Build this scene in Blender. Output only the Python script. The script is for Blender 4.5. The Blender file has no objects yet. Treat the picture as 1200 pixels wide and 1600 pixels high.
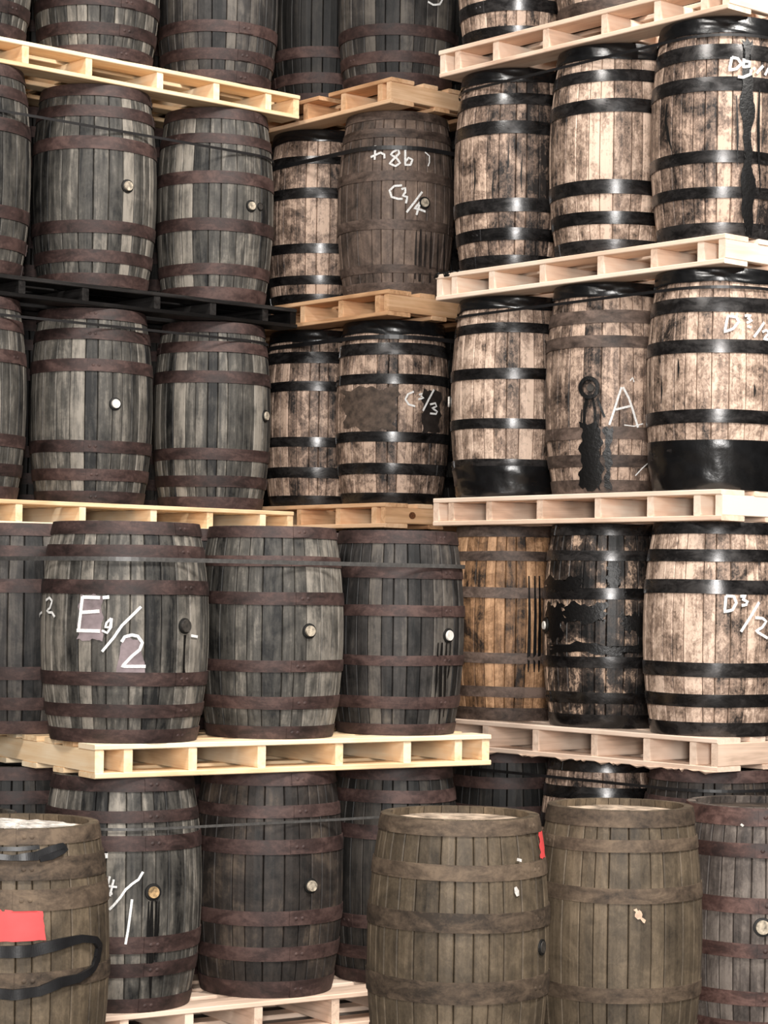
import bpy, math, random
from mathutils import Vector, Matrix

rnd = random.Random(7)
C = bpy.context.scene.collection
SC = bpy.context.scene

# ------------------------------------------------------------------ camera, world, lights, exposure
CAM_Z, FPX, ROLL, PX, PY = 1.72, 3500.0, 0.0143, 600.0, 927.0      # photograph taken as 1200 x 1600
cam_data = bpy.data.cameras.new('camera')
cam_data.sensor_fit = 'AUTO'
cam_data.sensor_width = 36.0
cam_data.lens = FPX / 1600.0 * 36.0
cam_data.shift_y = (PY - 800.0) / 1600.0
cam_data.clip_end = 200
cam = bpy.data.objects.new('camera', cam_data)
cam.matrix_world = Matrix.Translation((0, 0, CAM_Z)) @ Matrix.Rotation(math.pi / 2, 4, 'X') @ Matrix.Rotation(ROLL, 4, 'Z')
C.objects.link(cam)
SC.camera = cam

world = bpy.data.worlds.new('warehouse_air')
SC.world = world
world.use_nodes = True
wb = world.node_tree.nodes['Background']
wb.inputs['Color'].default_value = (1.0, 0.965, 0.93, 1)
wb.inputs['Strength'].default_value = 0.06


def area(name, loc, aim, sx, sy, power, col):
    d = bpy.data.lights.new(name, 'AREA')
    d.shape = 'RECTANGLE'
    d.size, d.size_y, d.energy, d.color = sx, sy, power, col
    o = bpy.data.objects.new(name, d)
    o.location = loc
    o.rotation_euler = (Vector(aim) - Vector(loc)).to_track_quat('-Z', 'Y').to_euler()
    C.objects.link(o)
    return o


area('loading_door_daylight', (0.2, -5.5, 3.6), (0.3, 9.5, 2.8), 1.8, 4.6, 1850, (1.0, 0.965, 0.93))
area('roof_light_right', (4.2, 4.2, 9.6), (-0.6, 10.0, 2.2), 1.8, 3.0, 1850, (1.0, 0.955, 0.90))
area('added_fill_left', (-3.6, 2.6, 9.6), (0.9, 9.6, 2.4), 1.8, 3.0, 900, (1.0, 0.955, 0.90))  # made-up fill lamp that brightens the right stack

SC.view_settings.view_transform = 'Standard'
SC.view_settings.look = 'None'
SC.view_settings.gamma = 1.0
SC.view_settings.use_curve_mapping = False
SC.view_settings.exposure = 0.0


# ------------------------------------------------------------------ pixel helpers (ray through a photograph pixel)
def ray(px, py):
    dx, dy = px - PX, py - PY
    a = dx * math.cos(ROLL) + dy * math.sin(ROLL)
    b = -dx * math.sin(ROLL) + dy * math.cos(ROLL)
    return Vector((a / FPX, 1.0, -b / FPX))


# ------------------------------------------------------------------ materials
def lin(c):
    return tuple((v / 255 / 12.92 if v / 255 <= 0.04045 else ((v / 255 + 0.055) / 1.055) ** 2.4) for v in c) + (1,)


class Nodes:
    def __init__(self, name):
        self.m = bpy.data.materials.new(name)
        self.m.use_nodes = True
        self.t = self.m.node_tree
        self.b = self.t.nodes['Principled BSDF']

    def n(self, typ, **kw):
        nd = self.t.nodes.new(typ)
        for k, v in kw.items():
            setattr(nd, k, v)
        return nd

    def link(self, a, b):
        self.t.links.new(a, b)

    def math(self, op, a, b=None, clamp=False):
        nd = self.n('ShaderNodeMath', operation=op, use_clamp=clamp)
        for i, v in enumerate((a, b)):
            if v is None:
                continue
            if isinstance(v, (int, float)):
                nd.inputs[i].default_value = v
            else:
                self.link(v, nd.inputs[i])
        return nd.outputs[0]

    def noise(self, vec, scale, detail=4, rough=0.6, dist=0.0):
        nd = self.n('ShaderNodeTexNoise')
        nd.inputs['Scale'].default_value = scale
        nd.inputs['Detail'].default_value = detail
        nd.inputs['Roughness'].default_value = rough
        nd.inputs['Distortion'].default_value = dist
        self.link(vec, nd.inputs['Vector'])
        return nd.outputs['Fac']

    def coords(self, scale, offs=None):
        tc = self.n('ShaderNodeTexCoord')
        mul = self.n('ShaderNodeVectorMath', operation='MULTIPLY')
        self.link(tc.outputs['Object'], mul.inputs[0])
        mul.inputs[1].default_value = scale
        if offs is None:
            return mul.outputs[0]
        add = self.n('ShaderNodeVectorMath', operation='ADD')
        self.link(mul.outputs[0], add.inputs[0])
        self.link(offs, add.inputs[1])
        return add.outputs[0]

    def rand(self):
        return self.n('ShaderNodeObjectInfo').outputs['Random']

    def ramp(self, fac, stops):
        nd = self.n('ShaderNodeValToRGB')
        cr = nd.color_ramp
        cr.elements[0].position, cr.elements[0].color = stops[0][0], stops[0][1]
        cr.elements[1].position, cr.elements[1].color = stops[-1][0], stops[-1][1]
        for p, c in stops[1:-1]:
            e = cr.elements.new(p)
            e.color = c
        self.link(fac, nd.inputs[0])
        return nd.outputs[0]

    def bump(self, h, strength, dist=0.004):
        bp = self.n('ShaderNodeBump')
        bp.inputs['Strength'].default_value = strength
        bp.inputs['Distance'].default_value = dist
        self.link(h, bp.inputs['Height'])
        self.link(bp.outputs[0], self.b.inputs['Normal'])


def rand_offset(N, k=1.0):
    r = N.rand()
    cmb = N.n('ShaderNodeCombineXYZ')
    N.link(N.math('MULTIPLY', r, 91.7 * k), cmb.inputs[0])
    N.link(N.math('MULTIPLY', r, 57.3 * k), cmb.inputs[1])
    N.link(N.math('MULTIPLY', r, 33.1 * k), cmb.inputs[2])
    return cmb.outputs[0], r


def stave_wood(name, dark, mid, light, bias=0.5, g_rand=0.45, g_streak=1.2, g_blotch=1.0, g_fine=0.4, rough=0.6, blotch_scale=7.0):
    """weathered oak: every stave its own tone, streaked along the grain, stained in blotches"""
    N = Nodes(name)
    off, r = rand_offset(N)
    pos = N.n('ShaderNodeNewGeometry').outputs['Position']
    streak = N.noise(N.coords((46, 46, 2.6), off), 1.0, 5, 0.62, 0.4)
    drip = N.noise(N.coords((24, 24, 5.5), off), 1.0, 3, 0.6, 0.8)
    blotch = N.noise(pos, blotch_scale, 5, 0.66, 0.6)
    fine = N.noise(N.coords((70, 70, 48), off), 1.0, 5, 0.7, 1.2)
    f = N.math('ADD', bias, N.math('MULTIPLY', N.math('SUBTRACT', r, 0.5), g_rand))
    for s, g in ((streak, g_streak), (drip, g_streak * 0.8), (blotch, g_blotch), (fine, g_fine)):
        f = N.math('ADD', f, N.math('MULTIPLY', N.math('SUBTRACT', s, 0.5), g))
    f = N.math('ADD', f, 0.0, True)
    col = N.ramp(f, [(0.12, lin(dark)), (0.5, lin(mid)), (0.86, lin(light))])
    N.link(col, N.b.inputs['Base Color'])
    N.b.inputs['Roughness'].default_value = rough
    N.b.inputs['Specular IOR Level'].default_value = 0.35
    N.bump(N.math('ADD', streak, N.math('MULTIPLY', fine, 0.6)), 0.35, 0.003)
    return N.m


def hoop_metal(name, dark, mid, light, rough, metallic=0.0, spec=0.5, bumpy=0.3):
    N = Nodes(name)
    off, r = rand_offset(N)
    a = N.noise(N.coords((9, 9, 20), off), 1.0, 5, 0.68, 0.5)
    b = N.noise(N.coords((60, 60, 60), off), 1.0, 3, 0.7)
    f = N.math('ADD', 0.5, N.math('MULTIPLY', N.math('SUBTRACT', r, 0.5), 0.3))
    f = N.math('ADD', f, N.math('MULTIPLY', N.math('SUBTRACT', a, 0.5), 1.8))
    f = N.math('ADD', f, N.math('MULTIPLY', N.math('SUBTRACT', b, 0.5), 0.6), True)
    N.link(N.ramp(f, [(0.15, lin(dark)), (0.5, lin(mid)), (0.85, lin(light))]), N.b.inputs['Base Color'])
    N.link(N.math('ADD', rough, N.math('MULTIPLY', N.math('SUBTRACT', a, 0.5), 0.35), True), N.b.inputs['Roughness'])
    N.b.inputs['Metallic'].default_value = metallic
    N.b.inputs['Specular IOR Level'].default_value = spec
    N.bump(N.math('ADD', a, N.math('MULTIPLY', b, 0.5)), bumpy, 0.003)
    return N.m


def pine(name, dark, mid, light, rough=0.65, long_axis=0):
    N = Nodes(name)
    off, r = rand_offset(N)
    sc = [34, 34, 34]
    sc[long_axis] = 1.7
    g = N.noise(N.coords(tuple(sc), off), 1.0, 4, 0.6, 1.2)
    sc2 = [7, 7, 7]
    sc2[long_axis] = 3
    k = N.noise(N.coords(tuple(sc2), off), 1.0, 3, 0.55, 0.5)
    f = N.math('ADD', 0.55, N.math('MULTIPLY', N.math('SUBTRACT', r, 0.5), 0.4))
    f = N.math('ADD', f, N.math('MULTIPLY', N.math('SUBTRACT', g, 0.5), 0.9))
    f = N.math('ADD', f, N.math('MULTIPLY', N.math('SUBTRACT', k, 0.5), 0.9), True)
    N.link(N.ramp(f, [(0.1, lin(dark)), (0.45, lin(mid)), (0.8, lin(light))]), N.b.inputs['Base Color'])
    N.b.inputs['Roughness'].default_value = rough
    N.b.inputs['Specular IOR Level'].default_value = 0.3
    N.bump(g, 0.25, 0.002)
    return N.m


def plain(name, c, rough=0.6, spec=0.5, var=0.0, scale=60, metallic=0.0, bumpy=0.0):
    N = Nodes(name)
    n = N.noise(N.coords((1, 1, 1)), scale, 4, 0.65)
    f = N.math('ADD', 0.5, N.math('MULTIPLY', N.math('SUBTRACT', n, 0.5), 2.2), True)
    lo = tuple(v * (1 - var) for v in c)
    hi = tuple(min(255, v * (1 + var * 0.5)) for v in c)
    N.link(N.ramp(f, [(0.1, lin(lo)), (0.9, lin(hi))]), N.b.inputs['Base Color'])
    N.b.inputs['Roughness'].default_value = rough
    N.b.inputs['Specular IOR Level'].default_value = spec
    N.b.inputs['Metallic'].default_value = metallic
    if bumpy:
        N.bump(n, bumpy, 0.004)
    return N.m


WOOD = {
    'grey': stave_wood('weathered_grey_oak', (18, 18, 18), (76, 73, 68), (140, 133, 123), 0.48, 0.6, 0.9, 0.7, 0.3),
    'soot': stave_wood('sooty_grey_oak', (14, 14, 14), (54, 51, 49), (98, 92, 85), 0.48, 0.6, 0.8, 0.8, 0.3),
    'dark': stave_wood('shade_darkened_oak', (10, 10, 10), (34, 32, 30), (64, 59, 54), 0.46, 0.5, 0.8, 0.9, 0.3),  # near-black tone stands in for shade on barrels in the gaps
    'umber': stave_wood('dark_umber_oak', (18, 16, 15), (50, 44, 40), (90, 78, 67), 0.45, 0.18, 0.5, 1.4, 0.4),
    'tan': stave_wood('pale_tan_oak', (40, 34, 31), (150, 127, 111), (218, 192, 172), 0.56, 0.5, 0.8, 1.6, 1.2, 0.55, 9.0),
    'tanstain': stave_wood('stained_tan_oak', (33, 28, 26), (124, 104, 91), (200, 173, 153), 0.48, 0.5, 0.8, 1.9, 1.2, 0.55, 8.0),
    'brown': stave_wood('dusty_brown_oak', (38, 33, 30), (98, 83, 74), (142, 122, 108), 0.5, 0.3, 0.5, 1.2, 0.5),
    'honey': stave_wood('honey_brown_oak', (36, 26, 19), (136, 102, 73), (200, 158, 121), 0.5, 0.5, 0.8, 1.5, 0.7),
    'tarred': stave_wood('tar_stained_oak', (13, 12, 12), (66, 56, 50), (200, 170, 146), 0.38, 0.6, 0.7, 2.3, 1.0, 0.45, 8.0),
    'olive': stave_wood('olive_brown_oak', (42, 36, 29), (84, 73, 59), (120, 105, 86), 0.5, 0.25, 0.5, 1.0, 0.5),
    'slate': stave_wood('slate_brown_oak', (28, 25, 24), (80, 72, 67), (124, 114, 106), 0.48, 0.35, 0.8, 1.1, 0.5),
}
HOOP = {
    'rust': hoop_metal('brown_rusted_steel', (34, 24, 22), (58, 42, 39), (84, 64, 59), 0.62, 0.0, 0.4),
    'black': hoop_metal('black_steel', (14, 13, 13), (34, 32, 32), (62, 59, 58), 0.27, 0.4, 0.9, 0.18),
    'wornbrown': hoop_metal('dull_brown_steel', (48, 38, 33), (84, 70, 62), (116, 98, 88), 0.6, 0.0, 0.4),
    'dust': hoop_metal('dusty_olive_steel', (50, 42, 35), (83, 70, 58), (110, 94, 78), 0.7, 0.0, 0.3),
    'red': hoop_metal('red_rusted_steel', (40, 28, 26), (70, 49, 44), (104, 78, 71), 0.6, 0.0, 0.4),
}
PINE = {k: (pine(k + '_board', *v), pine(k + '_stringer', *v, long_axis=1)) for k, v in {
    'pale_pine': ((200, 166, 142), (238, 208, 184), (250, 230, 210)),
    'yellow_pine': ((206, 164, 122), (240, 208, 166), (251, 230, 198)),
    'orange_pine': ((164, 118, 82), (218, 172, 130), (240, 202, 164)),
    'black_pine': ((8, 8, 8), (20, 19, 19), (46, 44, 43), 0.32),
    'grubby_pine': ((158, 132, 114), (218, 190, 168), (240, 216, 196)),
}.items()}
M_CHALK = plain('white_chalk', (240, 236, 232), 0.9, 0.1, 0.18, 160)
M_PINKCHALK = plain('pink_chalk_smudge', (128, 116, 118), 0.9, 0.1, 0.28, 9)
M_TAR = plain('black_tar', (14, 13, 13), 0.38, 0.4, 0.3, 60, bumpy=0.5)
M_WRAP = plain('black_stretch_film', (17, 17, 18), 0.26, 0.6, 0.3, 25, bumpy=0.35)
M_STRAP = plain('grey_black_strapping', (26, 25, 26), 0.4, 0.6, 0.2)
M_STRAPGREY = plain('dull_grey_strapping', (78, 76, 74), 0.4, 0.5, 0.2)
M_RUBBER = plain('black_rubber', (22, 22, 24), 0.42, 0.5, 0.2, 30, bumpy=0.2)
M_BUNGPALE = plain('pale_bung_wood', (176, 164, 146), 0.7, 0.3, 0.35, 70)
M_BUNGDARK = plain('dark_bung_wood', (58, 54, 50), 0.6, 0.4, 0.35, 70)
M_BUNGWHITE = plain('white_bung', (222, 216, 208), 0.6, 0.4, 0.1, 70)
M_BUNGBRASS = plain('varnished_bung_wood', (178, 148, 108), 0.4, 0.6, 0.5, 40)
M_HOLE = plain('dark_bung_ring', (16, 15, 14), 0.6, 0.4, 0.2)
M_RED = plain('red_paint_patch', (232, 82, 82), 0.6, 0.3, 0.06, 12)
M_HEADPALE = plain('toplit_barrel_head', (196, 176, 156), 0.4, 0.5, 0.5, 14)  # pale tone stands in for top light and wet reflection on heads
M_HEADDARK = plain('dark_barrel_head', (58, 50, 44), 0.5, 0.4, 0.4, 14)
M_FILM = plain('crumpled_clear_film', (214, 208, 200), 0.25, 0.6, 0.35, 18, bumpy=0.6)
M_FLAKE = plain('bare_wood_chip', (206, 176, 152), 0.7, 0.3, 0.15)
M_RESIN = plain('dried_white_spill', (205, 200, 194), 0.5, 0.4, 0.2)


# ------------------------------------------------------------------ object helpers
def mesh(name, verts, faces, mat, smooth=False):
    me = bpy.data.meshes.new(name)
    me.from_pydata([tuple(v) for v in verts], [], faces)
    me.materials.append(mat)
    if smooth:
        me.polygons.foreach_set('use_smooth', [True] * len(me.polygons))
    me.update()
    return me


def link(name, me, parent=None, loc=(0, 0, 0), rz=0.0):
    o = bpy.data.objects.new(name, me)
    o.location = loc
    o.rotation_euler = (0, 0, rz)
    C.objects.link(o)
    if parent is not None:
        o.parent = parent
    return o


def thing(name, label, cat, group=None, loc=(0, 0, 0), rz=0.0):
    o = link(name, None, None, loc, rz)
    o.empty_display_size = 0.1
    o['label'], o['category'] = label, cat
    if group:
        o['group'] = group
    return o


def box(x0, x1, y0, y1, z0, z1, b=0.003):
    """a bevelled board: octagonal section along its long axis, 14 faces"""
    v, f = [], []
    lx, ly = x1 - x0, y1 - y0
    if lx >= ly:
        sec = [(y0 + b, z0), (y1 - b, z0), (y1, z0 + b), (y1, z1 - b), (y1 - b, z1), (y0 + b, z1), (y0, z1 - b), (y0, z0 + b)]
        ring = lambda x: [(x, p, q) for p, q in sec]
        v = ring(x0) + ring(x1)
        f = [(i, (i + 1) % 8, 8 + (i + 1) % 8, 8 + i) for i in range(8)]
        f = [tuple(reversed(q)) for q in f]
        f += [tuple(range(8)), tuple(range(15, 7, -1))]
    else:
        sec = [(x0 + b, z0), (x1 - b, z0), (x1, z0 + b), (x1, z1 - b), (x1 - b, z1), (x0 + b, z1), (x0, z1 - b), (x0, z0 + b)]
        ring = lambda y: [(p, y, q) for p, q in sec]
        v = ring(y0) + ring(y1)
        f = [(i, (i + 1) % 8, 8 + (i + 1) % 8, 8 + i) for i in range(8)]
        f += [tuple(reversed(range(8))), tuple(range(8, 16))]
    return v, f


# ------------------------------------------------------------------ the setting
M_FLOOR = plain('concrete_floor', (96, 90, 84), 0.7, 0.3, 0.35, 1.5)
M_WALL = plain('dark_steel_cladding', (34, 33, 33), 0.7, 0.3, 0.2, 3)
M_ROOF = plain('dark_roof_sheet', (40, 39, 38), 0.8, 0.2, 0.2, 3)


def setting(name, b, mat):
    v, f = box(*b)
    o = link(name, mesh(name, v, f, mat))
    o['kind'] = 'structure'


setting('floor', (-7, 7, -7, 14.2, -0.2, 0.0), M_FLOOR)
setting('wall_back', (-7, 7, 14.0, 14.2, 0.0, 10.0), M_WALL)
setting('wall_left', (-7.2, -7, -7, 14.2, 0.0, 10.0), M_WALL)
setting('wall_right', (7, 7.2, -7, 14.2, 0.0, 10.0), M_WALL)
setting('ceiling', (-7.2, 7.2, -7, 14.2, 10.0, 10.2), M_ROOF)

# ------------------------------------------------------------------ pallets
BOARD_Y = [(0.0, 0.145), (0.205, 0.30), (0.365, 0.46), (0.53, 0.67), (0.74, 0.835), (0.90, 0.995), (1.055, 1.20)]
BASE_Y = [(0.0, 0.145), (0.28, 0.375), (0.53, 0.67), (0.825, 0.92), (1.055, 1.20)]


def pallet(label, origin, ang, L, z0, z1, strs, wood, group, broken=None):
    """strs: distances of the stringers from the left front corner; deck boards run along the front face"""
    root = thing('wooden_pallet', label, 'pallet', group, (origin[0], origin[1], z0), ang)
    h = z1 - z0
    t = 0.021
    mb, ms = PINE[wood]
    r = random.Random(len(label) * 13 + int(z0 * 100))
    for k, (a, b) in enumerate(BOARD_Y):
        runs = [(0.0, L)]
        if broken and k == 0:
            runs = broken
        for (xa, xb) in runs:
            e0, e1 = r.uniform(0, 0.008), r.uniform(0, 0.008)
            v, f = box(xa + e0, xb - e1, a, b, h - t, h - r.uniform(0, 0.0015))
            link('deck_board', mesh('deck_board', v, f, mb), root)
    for k, (a, b) in enumerate(BASE_Y):
        e0, e1 = r.uniform(0, 0.008), r.uniform(0, 0.008)
        v, f = box(e0, L - e1, a, b, r.uniform(0, 0.0015), t)
        link('base_board', mesh('base_board', v, f, mb), root)
    w = 0.036
    for x in strs:
        x0 = min(max(x - w / 2, 0.004), L - w - 0.004)
        v, f = box(x0, x0 + w, 0.004 + r.uniform(0, 0.006), 1.196, t, h - t)
        link('stringer', mesh('stringer', v, f, ms), root)
    return root


# ------------------------------------------------------------------ barrels
HC, RC, KEND = 0.88, 0.29, 0.855                         # canonical height, bulge radius, end ratio
PATTERN = {
    'wide': [(0, .062), (.115, .175), (.258, .32), (.67, .735), (.835, .893), (.94, 1)],
    'close': [(0, .07), (.13, .188), (.355, .42), (.60, .665), (.81, .862), (.94, 1)],
    'right': [(0, .066), (.138, .198), (.278, .345), (.665, .73), (.815, .872), (.944, 1)],
    'r3d': [(0, .066), (.14, .2), (.30, .36), (.615, .675), (.80, .866), (.944, 1)],
    'r2d': [(0, .066), (.175, .225), (.33, .385), (.655, .72), (.80, .87), (.944, 1)],
    'r3m': [(0, .066), (.127, .184), (.257, .314), (.69, .746), (.806, .867), (.944, 1)],
    'r3l': [(0, .066), (.14, .19), (.34, .39), (.585, .64), (.815, .865), (.944, 1)],
    'r4': [(0, .066), (.12, .175), (.295, .35), (.63, .685), (.82, .87), (.944, 1)],
    'm3': [(0, .06), (.16, .22), (.335, .39), (.65, .705), (.81, .875), (.944, 1)],
    'm2a': [(0, .06), (.115, .165), (.29, .345), (.60, .66), (.80, .845), (.944, 1)],
    'm2b': [(0, .06), (.11, .155), (.345, .40), (.61, .665), (.85, .90), (.95, 1)],
    'f2b': [(0, .06), (.14, .20), (.315, .37), (.63, .69), (.81, .86), (.945, 1)],
    'f2c': [(0, .055), (.13, .19), (.34, .39), (.58, .635), (.765, .82), (.935, 1)],
    'f1a': [(0, .06), (.155, .215), (.257, .33), (.69, .755), (.81, .86), (.94, 1)],
    'f1b': [(0, .075), (.167, .23), (.325, .39), (.64, .705), (.80, .855), (.94, 1)],
    'floor_d': [(0, .06), (.16, .22), (.44, .50), (.715, .79), (.82, .90), (.945, 1)],
    'floor_a': [(0, .06), (.16, .21), (.345, .425), (.60, .67), (.785, .842), (.943, 1)],
    'floor_b': [(0, .06), (.14, .19), (.30, .355), (.665, .72), (.85, .895), (.94, 1)],
    'floor_c': [(0, .06), (.13, .185), (.245, .30), (.43, .485), (.60, .66), (.81, .865), (.93, 1)],
}


def prof(z):                                              # canonical radius at canonical height
    s = 2 * z / HC - 1
    return RC * (KEND + (1 - KEND) * (1 - abs(s) ** 2.1))


_cache = {}
SEG = 9
WIDTHS = [10] * 10 + [12] * 8 + [14] * 6 + [16] * 5


def stave_mesh(deg, wood):
    key = ('s', deg, wood)
    if key in _cache:
        return _cache[key]
    v, f = [], []
    ha = math.radians(deg) / 2
    for i in range(SEG + 1):
        z = HC * i / SEG
        r = prof(z)
        g = 0.0012 / r                                    # half of the joint
        c = 0.0032                                        # chamfer
        ri = r - 0.026
        sec = [(r - c * 0.9, -ha + g), (r, -ha + g + c / r), (r + 0.0006, 0), (r, ha - g - c / r), (r - c * 0.9, ha - g), (ri, ha - g), (ri, -ha + g)]
        v += [(q * math.cos(a), q * math.sin(a), z) for q, a in sec]
    n = 7
    for i in range(SEG):
        for k in range(n):
            f.append((i * n + k, i * n + (k + 1) % n, (i + 1) * n + (k + 1) % n, (i + 1) * n + k))
    f.append(tuple(reversed(range(n))))
    f.append(tuple(range(SEG * n, SEG * n + n)))
    me = mesh('stave', v, f, WOOD[wood], False)
    _cache[key] = me
    return me


def hoop_mesh(a, b, kind):
    key = ('h', a, b, kind)
    if key in _cache:
        return _cache[key]
    v, f = [], []
    n = 56
    z0, z1 = a * HC + (0.001 if a == 0 else 0), b * HC - (0.001 if b == 1 else 0)
    for i in range(n):
        t = 2 * math.pi * i / n
        wob = 0.0008 * math.sin(3 * t + a * 40)
        for z, e in ((z0, -0.004), (z0, 0.0042), ((z0 + z1) / 2, 0.0052), (z1, 0.0042), (z1, -0.004)):
            r = prof(z) + e + wob
            v.append((r * math.cos(t), r * math.sin(t), z + wob * 1.5 * (0 if a == 0 or b == 1 else 1)))
    for i in range(n):
        j = (i + 1) % n
        for k in range(4):
            f.append((i * 5 + k, j * 5 + k, j * 5 + k + 1, i * 5 + k + 1))
    # riveted lap around angle 0
    s = len(v)
    m = 6
    for i in range(m + 1):
        t = -0.02 + 0.26 * i / m
        for z, e in ((z0 + .002, 0.003), (z0 + .002, 0.0075), (z1 - .002, 0.0075), (z1 - .002, 0.003)):
            r = prof(z) + e
            v.append((r * math.cos(t), r * math.sin(t), z))
    for i in range(m):
        for k in range(3):
            f.append((s + i * 4 + k, s + (i + 1) * 4 + k, s + (i + 1) * 4 + k + 1, s + i * 4 + k + 1))
    f.append((s, s + 1, s + 2, s + 3))
    e = s + m * 4
    f.append((e + 3, e + 2, e + 1, e))
    zc = (z0 + z1) / 2
    for t in (0.07, 0.16):
        s = len(v)
        r = prof(zc) + 0.0072
        for i in range(8):
            q = 2 * math.pi * i / 8
            v.append((r * math.cos(t) - 0.008 * math.cos(q) * math.sin(t), r * math.sin(t) + 0.008 * math.cos(q) * math.cos(t), zc + 0.008 * math.sin(q)))
        v.append(((r + 0.006) * math.cos(t), (r + 0.006) * math.sin(t), zc))
        for i in range(8):
            f.append((s + i, s + (i + 1) % 8, s + 8))
    me = mesh('hoop', v, f, HOOP[kind], True)
    try:
        me.set_sharp_from_angle(angle=math.radians(35))
    except Exception:
        pass
    _cache[key] = me
    return me


def disc_mesh(z, mat, key):
    if key in _cache:
        return _cache[key]
    n = 40
    r = prof(z) - 0.02
    v = [(r * math.cos(2 * math.pi * i / n), r * math.sin(2 * math.pi * i / n), z + dz) for dz in (0, 0.015) for i in range(n)]
    f = [tuple(reversed(range(n))), tuple(range(n, 2 * n))] + [(i, (i + 1) % n, n + (i + 1) % n, n + i) for i in range(n)]
    me = mesh('head', v, f, mat)
    _cache[key] = me
    return me


def headboards(root, z, mat, rz):
    """round head of a standing barrel, cut into boards with open joints"""
    R = prof(z) - 0.021
    edges = [-R, -0.62 * R, -0.22 * R, 0.2 * R, 0.6 * R, R]
    for k in range(5):
        a, b = edges[k] + 0.0012, edges[k + 1] - 0.0012
        xs = [a + (b - a) * i / 5 for i in range(6)]
        up = [(x, math.sqrt(max(R * R - x * x, 0.0001))) for x in xs]
        poly = [(x, -y) for x, y in up] + [(x, y) for x, y in reversed(up)]
        n = len(poly)
        zz = z + 0.0015 * (k % 2)
        v = [(x, y, zz) for x, y in poly] + [(x, y, zz + 0.018) for x, y in poly]
        f = [tuple(reversed(range(n))), tuple(range(n, 2 * n))] + [(i, (i + 1) % n, n + (i + 1) % n, n + i) for i in range(n)]
        link('head_board', mesh('head_board', v, f, mat), root, rz=rz)


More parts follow.
